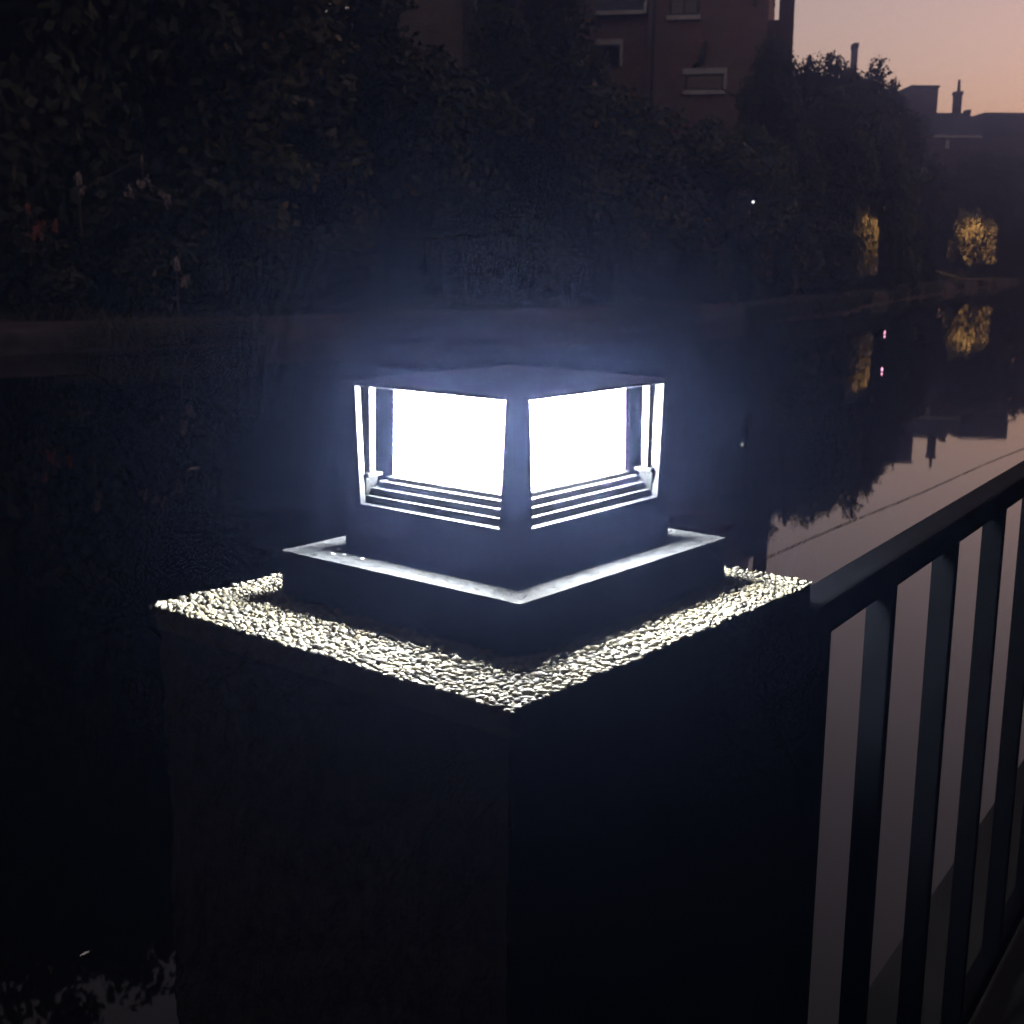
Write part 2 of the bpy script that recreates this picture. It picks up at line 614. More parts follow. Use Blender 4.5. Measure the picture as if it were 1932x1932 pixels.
# grit and drops on the plinth
rg = random.Random(4)
GV, GFc = [], []
M_grit = mat('grit', (0.03, 0.025, 0.02), rough=0.9)
for k in range(90):
    if rg.random() < 0.55:
        x, y = -PSX + rg.uniform(0.004, 0.044), rg.uniform(-PSY + 0.005, 0.02)
    else:
        x, y = rg.uniform(-PSX + 0.005, 0.02), -PSY + rg.uniform(0.004, 0.04)
    s = rg.choice((0.0005, 0.0007, 0.0009, 0.0014))
    base = len(GV)
    a = rg.uniform(0, 6.28)
    ca, sa = math.cos(a), math.sin(a)
    for (px, py, pz) in ((-1.8, -1, 0), (1.6, -0.8, 0), (1.9, 1, 0), (-1.5, 0.9, 0), (0.1, 0.05, 0.9)):
        GV.append((x + (px * ca - py * sa) * s, y + (px * sa + py * ca) * s, 0.0003 + pz * s))
    GFc += [(base, base + 1, base + 4), (base + 1, base + 2, base + 4), (base + 2, base + 3, base + 4), (base + 3, base, base + 4)]
tag(pydata('grit', GV, GFc, M_grit), 'dark grit scattered over the lit top of the lamp plinth', 'grit', kind='stuff')
M_drop = mat('rain_drop', (0.75, 0.78, 0.8), rough=0.08, spec=0.8)
drop0 = None
for (px, py, s, lb) in ((640, 1038, .0030, 'largest glinting drop at the left end of the lamp plinth'), (628, 1046, .0022, 'drop nearest the left corner of the lamp plinth'), (650, 1047, .0017, 'small drop just right of the largest drop on the plinth'),
                     (683, 1055, .0022, 'drop alone near the front edge of the plinth left of the pair'), (735, 1056, .0022, 'larger of the two rightmost drops on the left of the plinth'), (728, 1060, .0015, 'smaller of the two rightmost drops on the left of the plinth'), (688, 1040, .0014, 'tiny drop close under the lamp housing on the left of the plinth')):
    p = on_plane(px, py, 0.0)
    if drop0 is None:
        bm = bmesh.new()
        bmesh.ops.create_icosphere(bm, subdivisions=2, radius=1)
        for v in list(bm.verts):
            v.co.z *= 0.6
        bmesh.ops.delete(bm, geom=[v for v in bm.verts if v.co.z < -0.3], context='VERTS')
        o = drop0 = obj('water_drop', bm, M_drop, smooth=True)
    else:
        o = drop0.copy()
        COL.objects.link(o)
    o.location = (p.x, p.y, 0.0003)
    o.scale = (s, s * 0.8, s * 0.9)
    tag(o, lb, 'drop', 'glinting drops on the plinth')

# ------------------------------------------------------------------ fence to the right
fen = thing('railing', 'dark upright bar railing running from the pillar along the water', 'railing', (FA.x, FA.y, GROUND), math.atan2(FD.y, FD.x))
gz = -GROUND
LEN = 3.5
bm = bmesh.new()
box(bm, (-0.139, -0.045, gz - 0.121), (LEN, 0.0, gz - 0.08))
obj('top_rail', bm, M_fence, fen, bevel=0.005)
bm = bmesh.new()
box(bm, (-0.139, -0.040, gz - 1.13), (LEN, -0.006, gz - 1.09))
obj('bottom_rail', bm, M_fence, fen, bevel=0.003)
bm = bmesh.new()
box(bm, (-0.1385, -0.042, 0), (-0.076, -0.003, gz - 0.1213))
obj('post', bm, M_fence, fen, bevel=0.002)
bm = bmesh.new()
box(bm, (LEN - 0.05, -0.042, 0), (LEN + 0.01, -0.003, gz - 0.1213))
obj('post', bm, M_fence, fen, bevel=0.003)
bm = bmesh.new()
box(bm, (-0.011, -0.017, gz - 1.0897), (0.011, 0.017, gz - 0.1212))
bar0 = obj('bar', bm, M_fence, fen, bevel=0.002)
BARS = [0.172 + 0.312 * k for k in range(11)]
for k, s in enumerate(BARS):
    o = bar0 if k == 0 else bar0.copy()
    if k:
        COL.objects.link(o)
        o.parent = fen
    o.location = (s, -0.023, 0)

# ------------------------------------------------------------------ houses across the water
def house_frame(x, y, d, yaw):
    """a house whose local +X runs to the right along its front, local -Y faces the canal"""
    p = at(x, y, d)
    ang = math.atan2(GR.y, GR.x) + yaw
    return p, ang


def win(parent, x0, x1, z0, z1, y=0.0, mull=1, lintel=True, sill=True, fw=0.09, glass=None, fmat=None, jamb=False):
    bm = bmesh.new()
    f = fw
    box(bm, (x0, y - 0.05, z0), (x0 + f, y + 0.06, z1))
    box(bm, (x1 - f, y - 0.05, z0), (x1, y + 0.06, z1))
    box(bm, (x0 + f, y - 0.05, z0), (x1 - f, y + 0.06, z0 + f))
    box(bm, (x0 + f, y - 0.05, z1 - f), (x1 - f, y + 0.06, z1))
    for k in range(mull):
        c = x0 + (x1 - x0) * (k + 1) / (mull + 1)
        box(bm, (c - f / 2, y - 0.048, z0 + f), (c + f / 2, y + 0.058, z1 - f))
    fr = obj('window', bm, fmat or M_white, parent)
    bm = bmesh.new()
    box(bm, (x0 + f * 0.6, y + 0.0, z0 + f * 0.6), (x1 - f * 0.6, y + 0.02, z1 - f * 0.6))
    obj('pane', bm, glass or M_glass, fr)
    if sill:
        bm = bmesh.new()
        box(bm, (x0 - 0.12, y - 0.16, z0 - 0.2), (x1 + 0.12, y + 0.04, z0 - 0.003))
        obj('sill', bm, M_white, fr)
    if jamb:
        bm = bmesh.new()
        box(bm, (x1 + 0.003, y - 0.07, z0), (x1 + 0.15, y + 0.05, z1 + 0.002))
        obj('jamb', bm, M_white, fr)
    if lintel:
        bm = bmesh.new()
        box(bm, (x0 - 0.15, y - 0.07, z1 + 0.003), (x1 + 0.15, y + 0.05, z1 + 0.26))
        obj('lintel', bm, M_white, fr)
    return fr


# main brick house: front right corner appears near (1475, 60)
HD = 62.0
k_ = HD / 2401.4 / GF.dot(FW) * 1.0


def hx(x):      # px along the front -> metres from the right-hand corner
    return (x - 1475) * 0.0259


hp = at(1475, 481, HD)
hz = hp.z                                   # eye level
base_z = WATER + 2.5
yaw = R(-13)
ang = math.atan2(GR.y, GR.x) + yaw


def hzp(y):     # px height -> local z
    return (481 - y) * 0.0259 + (hz - base_z)


ho = thing('brick_house', 'tall red brick house above the trees with white window trim and a slate wing', 'house', (hp.x, hp.y, base_z), ang)
zt_ = hzp(-70)
bm = bmesh.new()
# main wall up to the slot, with the far end pier and beam leaving a through-opening
box(bm, (hx(1216), 0.0, 0), (hx(1430), 8.0, hzp(2)))
obj('wall', bm, M_brick, ho)
bm = bmesh.new()
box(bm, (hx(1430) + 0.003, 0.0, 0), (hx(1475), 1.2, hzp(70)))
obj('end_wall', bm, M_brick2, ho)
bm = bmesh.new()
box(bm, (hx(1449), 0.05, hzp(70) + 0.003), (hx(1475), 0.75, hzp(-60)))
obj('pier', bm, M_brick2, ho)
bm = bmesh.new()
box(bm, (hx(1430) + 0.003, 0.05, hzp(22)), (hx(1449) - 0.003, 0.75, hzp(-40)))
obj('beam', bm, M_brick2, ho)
bm = bmesh.new()
box(bm, (hx(1212), -0.35, hzp(2) + 0.003), (hx(1430), 0.1, hzp(-6)))
obj('fascia', bm, M_white, ho)
bm = bmesh.new()
a = [(hx(1212), -0.3, hzp(-6.2)), (hx(1430), -0.3, hzp(-6.2)), (hx(1430), 4.0, hzp(-130)), (hx(1212), 4.0, hzp(-130)), (hx(1430), 8.2, hzp(-6.2)), (hx(1212), 8.2, hzp(-6.2))]
vv = [bm.verts.new(p) for p in a]
bm.faces.new((vv[0], vv[1], vv[2], vv[3]))
bm.faces.new((vv[3], vv[2], vv[4], vv[5]))
bm.faces.new((vv[1], vv[4], vv[2]))
bm.faces.new((vv[0], vv[3], vv[5]))
bm.faces.new((vv[0], vv[5], vv[4], vv[1]))
obj('roof', bm, M_slate, ho)
# left wing with lower eaves, slate slope and white verge
bm = bmesh.new()
box(bm, (hx(985), 0.35, 0), (hx(1216) - 0.003, 7.6, hzp(54)))
obj('wing_wall', bm, M_brick, ho)
bm = bmesh.new()
a = [(hx(985), 0.0, hzp(47)), (hx(1207), 0.0, hzp(47)), (hx(1207), 4.0, hzp(-110)), (hx(985), 4.0, hzp(-110)), (hx(985), 7.9, hzp(47)), (hx(1207), 7.9, hzp(47))]
vv = [bm.verts.new(p) for p in a]
bm.faces.new((vv[0], vv[1], vv[2], vv[3]))
bm.faces.new((vv[3], vv[2], vv[5], vv[4]))
bm.faces.new((vv[1], vv[5], vv[2]))
bm.faces.new((vv[0], vv[3], vv[4]))
bm.faces.new((vv[0], vv[4], vv[5], vv[1]))
obj('wing_roof', bm, M_slate, ho)
bm = bmesh.new()
box(bm, (hx(985), -0.12, hzp(53)), (hx(1207), -0.004, hzp(46)))
obj('gutter_board', bm, M_white, ho)
bm = bmesh.new()
p0, p1 = Vector((hx(1209), -0.1, hzp(47))), Vector((hx(1209), 4.0, hzp(-110)))
for q0, q1 in ((p0, p1),):
    A = [bm.verts.new(q0 + Vector(d)) for d in ((-0.04, 0, -0.12), (0.08, 0, -0.12), (0.08, 0, 0.22), (-0.04, 0, 0.22))]
    B = [bm.verts.new(q1 + Vector(d)) for d in ((-0.04, 0, -0.12), (0.08, 0, -0.12), (0.08, 0, 0.22), (-0.04, 0, 0.22))]
    for i in range(4):
        j = (i + 1) % 4
        bm.faces.new((A[i], A[j], B[j], B[i]))
    bm.faces.new(A[::-1])
    bm.faces.new(B)
obj('verge_board', bm, M_white, ho)
M_dimglass = mat('dim_glass', (0.05, 0.05, 0.055), rough=0.15, spec=0.6)
M_dframe = mat('dark_frame', (0.03, 0.026, 0.026), rough=0.6)
M_glint = mat('grey_glint', (0.16, 0.15, 0.15), rough=0.9)  # pale tone that paints light spots on the window glass
wf = win(ho, hx(1254), hx(1306), hzp(58), hzp(14), y=-0.03, mull=1, lintel=False, fw=0.09, fmat=M_dframe)
for cx_ in (1266, 1291):
    bm = bmesh.new()
    frustum(bm, 0.17, 0.01, hzp(34), 0.17, 0.01, hzp(24), (hx(cx_), -0.05))
    obj('window_glint', bm, M_glint, wf)
win(ho, hx(1115), hx(1163), hzp(142), hzp(103), y=0.32, mull=0, fw=0.08, lintel=True, sill=False, fmat=M_dframe, jamb=True)
win(ho, hx(1288), hx(1356), hzp(188), hzp(160), y=-0.03, mull=0, fw=0.08, lintel=True, fmat=M_dframe, jamb=True)
bm = bmesh.new()
box(bm, (hx(1405), -0.04, hzp(46)), (hx(1410), 0.02, hzp(10)))
obj('slit_window', bm, M_dframe, ho)
bm = bmesh.new()
tube(bm, (hx(1226), -0.1, 0.5), (hx(1226), -0.1, hzp(4)), 0.06, 0.06, 7)
obj('downpipe', bm, M_dframe, ho)
bm = bmesh.new()
tube(bm, (hx(1322), -0.15, hzp(104)), (hx(1315), -0.15, hzp(140)), 0.09, 0.14, 7)
tube(bm, (hx(1315), -0.15, hzp(140)), (hx(1300), -0.12, hzp(146)), 0.09, 0.09, 7)
obj('bracket_pipe', bm, M_slate, ho)

# neighbouring brown house half hidden by the trees on the left
hp2 = at(860, 481, 56.0)
h2 = thing('rendered_house', 'brown rendered house with a pale downpipe showing behind the dark trees', 'house', (hp2.x, hp2.y, base_z), math.atan2(GR.y, GR.x) + R(-10))
S2 = 0.0234


def h2x(x): return (x - 860) * S2


def h2z(y): return (481 - y) * S2 + hz - base_z


bm = bmesh.new()
box(bm, (h2x(700), 0, 0), (h2x(872), 6, h2z(-60)))
obj('wall', bm, M_render, h2)
bm = bmesh.new()
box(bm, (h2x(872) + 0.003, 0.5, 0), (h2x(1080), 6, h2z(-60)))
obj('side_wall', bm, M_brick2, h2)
bm = bmesh.new()
tube(bm, (h2x(893), 0.35, h2z(62)), (h2x(893), 0.35, h2z(-50)), 0.07, 0.07, 8)
obj('downpipe', bm, M_white, h2)
win(h2, h2x(918), h2x(960), h2z(36), h2z(-20), y=0.47, mull=0, fw=0.1)
bm = bmesh.new()
frustum(bm, 3.1, 3.4, h2z(-60) + 0.003, 3.1, 0.05, h2z(-140), ((h2x(880)), 3.0))
obj('roof', bm, M_slate, h2)

# distant houses on the skyline at the right
DD = 160.0
S3 = DD / 2401.4


def far_house(name, label, x0, x1, yr, ye, depth=8.0, D=DD, wall=M_brick2, gable=True, chim=None, wins=(), band=False):
    s = D / 2401.4
    p = at(x0, 481, D)
    h = thing(name, label, 'house', (p.x, p.y, WATER + 4), math.atan2(GR.y, GR.x))
    zz = lambda y: (481 - y) * s + CAM.z - WATER - 4
    wd = (x1 - x0) * s
    bm = bmesh.new()
    box(bm, (0, 0, 0), (wd, depth, zz(ye)))
    obj('wall', bm, wall, h)
    bm = bmesh.new()
    if gable:
        a = [(-0.15, -0.3, zz(ye) + 0.004), (wd + 0.15, -0.3, zz(ye) + 0.004), (wd + 0.15, depth / 2, zz(yr)), (-0.15, depth / 2, zz(yr)), (-0.15, depth + 0.3, zz(ye) + 0.004), (wd + 0.15, depth + 0.3, zz(ye) + 0.004)]
        vv = [bm.verts.new(q) for q in a]
        bm.faces.new((vv[0], vv[1], vv[2], vv[3]))
        bm.faces.new((vv[3], vv[2], vv[5], vv[4]))
        bm.faces.new((vv[1], vv[5], vv[2]))
        bm.faces.new((vv[0], vv[3], vv[4]))
        bm.faces.new((vv[0], vv[4], vv[5], vv[1]))
    else:
        box(bm, (-0.1, -0.1, zz(ye) + 0.004), (wd + 0.1, depth, zz(yr)))
    rf = obj('roof', bm, M_slate, h)
    for (cx0, cx1, cy0, cyb, pot) in chim or ():
        bm = bmesh.new()
        c = ((cx0 + cx1) / 2 - x0) * s
        hw = (cx1 - cx0) / 2 * s
        zb, zt2 = zz(cyb), zz(cy0)
        pb = zb + (zt2 - zb) * (1 - pot)
        box(bm, (c - hw, depth / 2 - 0.5, zb - 1.2), (c + hw, depth / 2 + 0.5, pb - 0.35))
        box(bm, (c - hw * 1.2, depth / 2 - 0.6, pb - 0.347), (c + hw * 1.2, depth / 2 + 0.6, pb))
        if pot > 0.05:
            tube(bm, (c + hw * 0.2, depth / 2, pb + 0.003), (c + hw * 0.2, depth / 2, zt2), hw * 0.62, hw * 0.45, 8)
        obj('chimney', bm, M_brick2, rf)
    if band:
        bm = bmesh.new()
        box(bm, (-0.1, -0.18, zz(ye + 7)), (wd + 0.1, -0.003, zz(ye + 1)))
        obj('fascia', bm, M_white, h)
    for (wx0, wx1, wy0, wy1) in wins:
        win(h, (wx0 - x0) * s, (wx1 - x0) * s, zz(wy1), zz(wy0), y=-0.03, mull=0, fw=0.12, lintel=False, sill=False, glass=M_white)
    return h


far_house('brick_house', 'far flat topped brick block between the tree dome and the chimneyed house', 1700, 1747, 174, 178, gable=False, D=128)
far_house('brick_house', 'far dark brick house with one tall chimney against the pink sky', 1748, 1830, 213, 258, chim=[(1803.5, 1814.5, 154, 213, 0.36), (1826, 1832, 208, 216, 0.0)], band=True, D=125, wins=[(1768, 1775, 268, 284)])
far_house('brick_house', 'far low brick house with two small pale windows at the right edge', 1838, 1925, 220, 258, D=132, wins=[(1841, 1851, 240, 251), (1854, 1864, 240, 251)], gable=False)
far_house('brick_house', 'far brick house behind the tree dome with only its chimney showing', 1590, 1640, 150, 175, chim=[(1609, 1616, 90, 152, 0.0)], D=105)

# ------------------------------------------------------------------ trees
def leaf_cloud(seed, n, clumps, leaf, lo=0.0, hi=1.0, asp=1.0):
    """leaf cards spread through clumps of a crown of unit size: x,y in +-1, z in 0..1"""
    rt = random.Random(seed)
    cs = []
    for _ in range(clumps):
        for _t in range(20):
            x, y, z = rt.uniform(-1, 1), rt.uniform(-1, 1), rt.uniform(lo, hi)
            rr = math.sqrt(max(0.0, 1 - (2 * abs(z - 0.46) / 1.10) ** 3.6))
            if x * x + y * y < rr * rr:
                break
        cs.append((x, y, z, rt.uniform(0.2, 0.42)))
    V, F = [], []
    for _ in range(n):
        cx, cy, cz, cr = cs[rt.randrange(clumps)]
        d = Vector((rt.gauss(0, 1), rt.gauss(0, 1), rt.gauss(0, 1))).normalized() * (rt.random() ** 0.45)
        p = Vector((cx + d.x * cr, cy + d.y * cr, max(0.0, cz + d.z * cr / asp)))
        nrm = (d + Vector((rt.gauss(0, .6), rt.gauss(0, .6), rt.gauss(0, .6) + 0.4))).normalized()
        t = nrm.cross(Vector((rt.gauss(0, 1), rt.gauss(0, 1), rt.gauss(0, 1)))).normalized()
        bvec = nrm.cross(t)
        s = leaf * rt.uniform(0.6, 1.4)
        base = len(V)
        t, bvec = Vector((t.x, t.y, t.z / asp)), Vector((bvec.x, bvec.y, bvec.z / asp))
        V += [p - t * s, p + bvec * s * 0.55, p + t * s, p - bvec * s * 0.55]
        F.append((base, base + 1, base + 2, base + 3))
    return V, F


CROWN = []
ASP = (1.6, 1.6, 3.0, 3.0, 5.0, 5.0)
for k in range(6):
    V, F = leaf_cloud(100 + k, (9000, 9000, 14000, 14000, 18000, 18000)[k], int(30 * ASP[k]), 0.06, asp=ASP[k])
    me = bpy.data.meshes.new('crown')
    me.from_pydata(V, [], F)
    CROWN.append(me)
CR = {}


def crown_mesh(k, mi):
    if (k, mi) not in CR:
        me = CROWN[k].copy()
        me.materials.append(M_leaf[mi])
        CR[(k, mi)] = me
    return CR[(k, mi)]


def trunk_mesh(seed):
    rt = random.Random(seed)
    bm = bmesh.new()
    p = Vector((0, 0, 0))
    r_ = 0.035
    for k in range(4):
        q = p + Vector((rt.uniform(-.03, .03), rt.uniform(-.03, .03), 0.18))
        tube(bm, p, q, r_, r_ * 0.82, 7)
        p, r_ = q, r_ * 0.82
    for k in range(6):
        a = rt.uniform(0, 6.28)
        z = rt.uniform(0.3, 0.68)
        l = rt.uniform(0.2, 0.35)
        tube(bm, (0, 0, z), (math.cos(a) * l, math.sin(a) * l, z + rt.uniform(.1, .25)), 0.014, 0.004, 5)
    me = bpy.data.meshes.new('trunk')
    bm.to_mesh(me)
    bm.free()
    me.materials.append(M_bark)
    return me


TR = [trunk_mesh(k) for k in range(3)]
tr_i = [0]


def ground_h(X, Z):
    best = 1e9
    P = Vector((X, Z))
    for i in range(len(BANK) - 1):
        a, b_ = Vector(BANK[i]), Vector(BANK[i + 1])
        t = max(0, min(1, (P - a).dot(b_ - a) / (b_ - a).length_squared))
        d = (P - a.lerp(b_, t)).length
        best = min(best, d)
    pr = [(0, .45), (2.7, 0.50), (3.6, 0.75), (6, 1.5), (10, 3.0), (22, 5.5), (45, 8.0), (90, 9.0)]
    for (o0, h0), (o1, h1) in zip(pr, pr[1:]):
        if best <= o1:
            return h0 + (h1 - h0) * (best - o0) / (o1 - o0)
    return 9.0


def tree(x, Z, ytop, wpx, label, mi=0, cat='tree', name='broadleaf_tree', group=None, top=None, low=0.0):
    """x: bearing as photo px, Z metres ahead, ytop: photo height of the crown top, wpx: crown width in px at that distance"""
    k = tr_i[0]
    tr_i[0] += 1
    p = at(x, 481, Z)
    rel = p - Vector((CAM.x, CAM.y, 0))
    gh = ground_h(rel.dot(GR), rel.dot(GF))
    g0 = WATER + gh - 0.1
    ht = top if top is not None else (CAM.z + (481 - ytop) * Z / 2401.4) - g0
    rad = wpx * Z / 2401.4 / 2
    t = thing(name, label, cat, (p.x, p.y, g0), (k * 2.4) % 6.28, group)
    tk = bpy.data.objects.new('trunk', TR[k % 3])
    COL.objects.link(tk)
    tk.parent = t
    tk.scale = (min(ht, 6), min(ht, 6), ht)
    cr = bpy.data.objects.new('crown', crown_mesh((0 if ht / rad < 2.3 else 2 if ht / rad < 4 else 4) + k % 2, mi))
    COL.objects.link(cr)
    cr.parent = t
    cr.location = (0, 0, low * ht)
    cr.scale = (rad, rad, ht * (1 - low) / 1.07)
    return t


TG = 'trees and bushes on the far bank'
# tall dark trees at the left
tree(-190, 30.0, 0, 420, 'tall dark tree at the far left, mostly outside the frame', 0, top=19.5)
tree(40, 30.5, 0, 420, 'tall black tree at the left edge above the reddish blossom', 0, top=18.6)
tree(270, 32.0, 0, 400, 'tall dark tree standing right of the leftmost black tree', 0, top=17.0)
tree(30, 37.0, 0, 420, 'tall dark tree behind the black tree at the left edge', 0, top=17.5)
tree(160, 38.5, 0, 380, 'tall dark tree behind the gap between the two leftmost trees', 0, top=17.5)
tree(500, 34.0, 0, 380, 'tall dark olive tree left of the brown rendered house', 1, top=11.5)
tree(385, 36.5, 0, 330, 'tall dark tree filling the gap behind the olive tree', 0, top=12.5)
tree(610, 40.0, 0, 320, 'tall dark tree behind the olive tree, left of the brown rendered house', 0, top=12.5)
tree(690, 38.0, 30, 300, 'dark tree overlapping the left wall of the brown rendered house', 0)
tree(850, 39.0, 105, 260, 'dark tree in front of the brown rendered house', 0)
tree(1060, 46.0, 35, 170, 'dark tree hiding the left end of the slate wing', 0)
tree(1000, 48.0, 0, 200, 'tall dark tree between the brown rendered house and the slate wing', 0, top=12.5)
tree(945, 45.0, 25, 150, 'dark tree hiding the right part of the brown rendered house', 0)
tree(1010, 41.0, 120, 280, 'dark tree below the gap between the brown house and the slate wing', 0)
tree(1150, 43.0, 165, 230, 'dark tree under the left window of the brick house', 1)
tree(1290, 47.0, 215, 240, 'dark bushy tree under the lowest window of the brick house', 1)
tree(1440, 54.0, 72, 120, 'leafy tree climbing the right corner of the brick house', 1)
tree(1476, 57.0, 100, 70, 'narrow leafy tree just right of the brick house corner', 1)
# the dome of trees right of the house
tree(1520, 64.0, 110, 120, 'tree at the left shoulder of the dome, touching the brick house', 0)
tree(1544, 65.0, 108, 125, 'tree between the left shoulder and the top of the dome', 0)
tree(1568, 67.0, 116, 150, 'tallest tree of the dome right of the brick house', 0)
tree(1618, 70.0, 118, 125, 'tree at the top of the dome straight below the lone chimney', 0)
tree(1652, 74.0, 152, 115, 'tree on the right shoulder of the dome', 0)
tree(1686, 80.0, 190, 90, 'lowest tree at the right end of the dome', 0)
tree(1560, 60.0, 165, 150, 'rounded green tree in front of the dome right of the brick house', 2)
tree(1650, 66.0, 205, 140, 'rounded green tree with a lit foot at the bend of the bank', 2)
tree(1395, 49.0, 235, 170, 'green tree below the right window of the brick house', 2)
tree(1475, 55.0, 250, 140, 'green tree between the house corner and the dome', 2)
tree(1705, 88.0, 250, 110, 'dark tree stepping down from the dome below the flat topped block', 0)
tree(1775, 111.0, 300, 120, 'dark tree below the house with the tall chimney', 0)
tree(1850, 118.0, 276, 130, 'black tree above the second orange lit bush', 0)
tree(1925, 120.0, 262, 130, 'black tree at the right edge of the photo', 0)
tree(1990, 128.0, 262, 130, 'black tree just beyond the right edge of the photo', 0)
# low bushes along the back of the towpath
for (x, Z, yt, wp, lb) in ((30, 28.5, 430, 240, 'low dark bush at the left edge with reddish blossom'), (250, 30.0, 300, 230, 'dark bush with pale blossom left of the grey glow'), (430, 32.0, 420, 240, 'low dark bush right of the blossoming bush'), (620, 34.0, 430, 220, 'low dark bush behind the left side of the lamp glow'), (800, 36.5, 420, 210, 'low dark bush behind the lamp, left of its cap'), (970, 39.0, 420, 210, 'low dark bush straight behind the lamp cap'), (1130, 41.0, 400, 190, 'low dark bush behind the right side of the lamp glow'), (1270, 43.0, 400, 180, 'low bush left of the white bank light'), (1370, 44.5, 380, 150, 'low bush holding the white bank light'), (1460, 48.5, 400, 150, 'low bush right of the white bank light'), (1545, 54.0, 395, 130, 'low dark bush left of the first orange lit bush'), (1690, 69.0, 400, 90, 'low dark bush right of the first orange lit bush'), (1738, 86.0, 390, 70, 'low dark bush left of the second orange lit bush')):
    tree(x, Z, yt, wp, lb, 0, 'bush', 'bush', None)

# lit bushes with a small towpath lamp over each
M_lit = mat('lit_leaf', (0.30, 0.25, 0.15), rough=0.7, spec=0.2, var=0.5, scale=0.9)  # leaf colour paled and warmed to strengthen the lamplit look
V, F = leaf_cloud(777, 2600, 34, 0.10)
me_lit = bpy.data.meshes.new('foliage')
me_lit.from_pydata(V, [], F)
me_lit.materials.append(M_lit)


def lit_bush(x, yb, yt, wpx, Z, label, power):
    p = at(x, yb, Z)
    h = (yb - yt) * Z / 2401.4
    t = thing('bush', label, 'bush', p)
    o = bpy.data.objects.new('foliage', me_lit)
    COL.objects.link(o)
    o.parent = t
    rad = wpx * Z / 2401.4 / 2
    o.scale = (rad, rad, h)
    return p, h


def path_lamp(p, h, power, label, aim):
    t = thing('path_lamp', label, 'lamp', p)
    bm = bmesh.new()
    tube(bm, (0, 0, -0.3), (0, 0, h), 0.05, 0.035, 8)
    obj('pole', bm, M_fence, t)
    bm = bmesh.new()
    box(bm, (-0.2, -0.2, h + 0.02), (0.2, 0.2, h + 0.06))
    for q0, q1 in (((-0.2, -0.2), (0.2, -0.18)), ((-0.2, 0.18), (0.2, 0.2)), ((-0.2, -0.18), (-0.18, 0.18)), ((0.18, -0.18), (0.2, 0.18))):
        box(bm, (q0[0], q0[1], h - 0.12), (q1[0], q1[1], h + 0.02))
    obj('hood', bm, M_fence, t)
    bm = bmesh.new()
    frustum(bm, 0.10, 0.10, h - 0.03, 0.11, 0.11, h - 0.003)
    obj('lens', bm, emit('sodium_lens', (1.0, 0.55, 0.16), 0.3), t)
    ld = bpy.data.lights.new('lamp_light', 'SPOT')
    ld.energy = power
    ld.color = (1.0, 0.60, 0.25)
    ld.spot_size = R(100)
    ld.spot_blend = 0.6
    ld.shadow_soft_size = 0.08
    lo = bpy.data.objects.new('lamp_light', ld)
    COL.objects.link(lo)
    lo.parent = t
    lo.location = (0, 0, h - 0.06)
    lo.rotation_euler = (aim - Vector((0, 0, h))).to_track_quat('-Z', 'Y').to_euler()


toward = -GF
p, h = lit_bush(1628, 514, 420, 48, 57.8, 'narrow bush lit orange at the bend of the far bank', 60)
path_lamp(p + toward * 1.0 + GR * 0.5, h + 0.7, 28, 'low path lamp over the narrow orange lit bush', GR * -0.4 - toward * 0.7 + Vector((0, 0, h * 0.45)))
p, h = lit_bush(1834, 494, 418, 80, 104.0, 'broad bush lit orange far along the bank', 200)
path_lamp(p + toward * 3.4 - GR * 1.1, h + 0.4, 190, 'far path lamp over the broad orange lit bush', GR * 0.9 - toward * 3.0 + Vector((0, 0, h * 0.35)))

# blossom on the left bushes
M_blossom = mat('pale_blossom', (0.30, 0.24, 0.22), rough=0.8, var=0.3, scale=8)
M_blossom2 = mat('reddish_blossom', (0.22, 0.07, 0.05), rough=0.8, var=0.3, scale=8)
for (nm, lb, pts, mm) in (('blossoming_branch', 'branch with pale blossom at the upper left of the bank', [(148, 335, 22), (155, 358, 16), (265, 300, 14), (272, 340, 24), (310, 365, 20), (318, 385, 16), (245, 362, 18)], M_blossom),
                          ('blossoming_branch', 'branch with a pair of pale flower heads low above the path', [(333, 496, 24), (348, 528, 22), (290, 515, 12)], M_blossom),
                          ('blossoming_branch', 'branch with dull red blossom at the left edge', [(52, 392, 18), (72, 432, 34), (100, 425, 26), (62, 440, 22)], M_blossom2)):
    pr = at(pts[0][0], pts[0][1], 27.3)
    t = thing(nm, lb, 'branch', pr)
    bm = bmesh.new()
    prev = Vector((0, 0, -1.2))
    for (x, y, s) in pts:
        q = at(x, y, 27.3 + (x % 7) * 0.05) - pr
        tube(bm, prev if (q - prev).length < 2.6 else q - Vector((0, 0, 0.6)), q, 0.02, 0.008, 5)
        prev = q
    obj('twig', bm, M_bark, t)
    for i, (x, y, s) in enumerate(pts):
        q = at(x, y, 27.3 + (x % 7) * 0.05) - pr
        V, F = leaf_cloud(900 + i, 60, 6, 0.22)
        rr = s * 27.3 / 2401.4 / 2
        V = [q + Vector((v.x * rr, v.y * rr, (v.z - 0.5) * 2 * rr)) for v in V]
        pydata('blossom', V, F, mm, t)

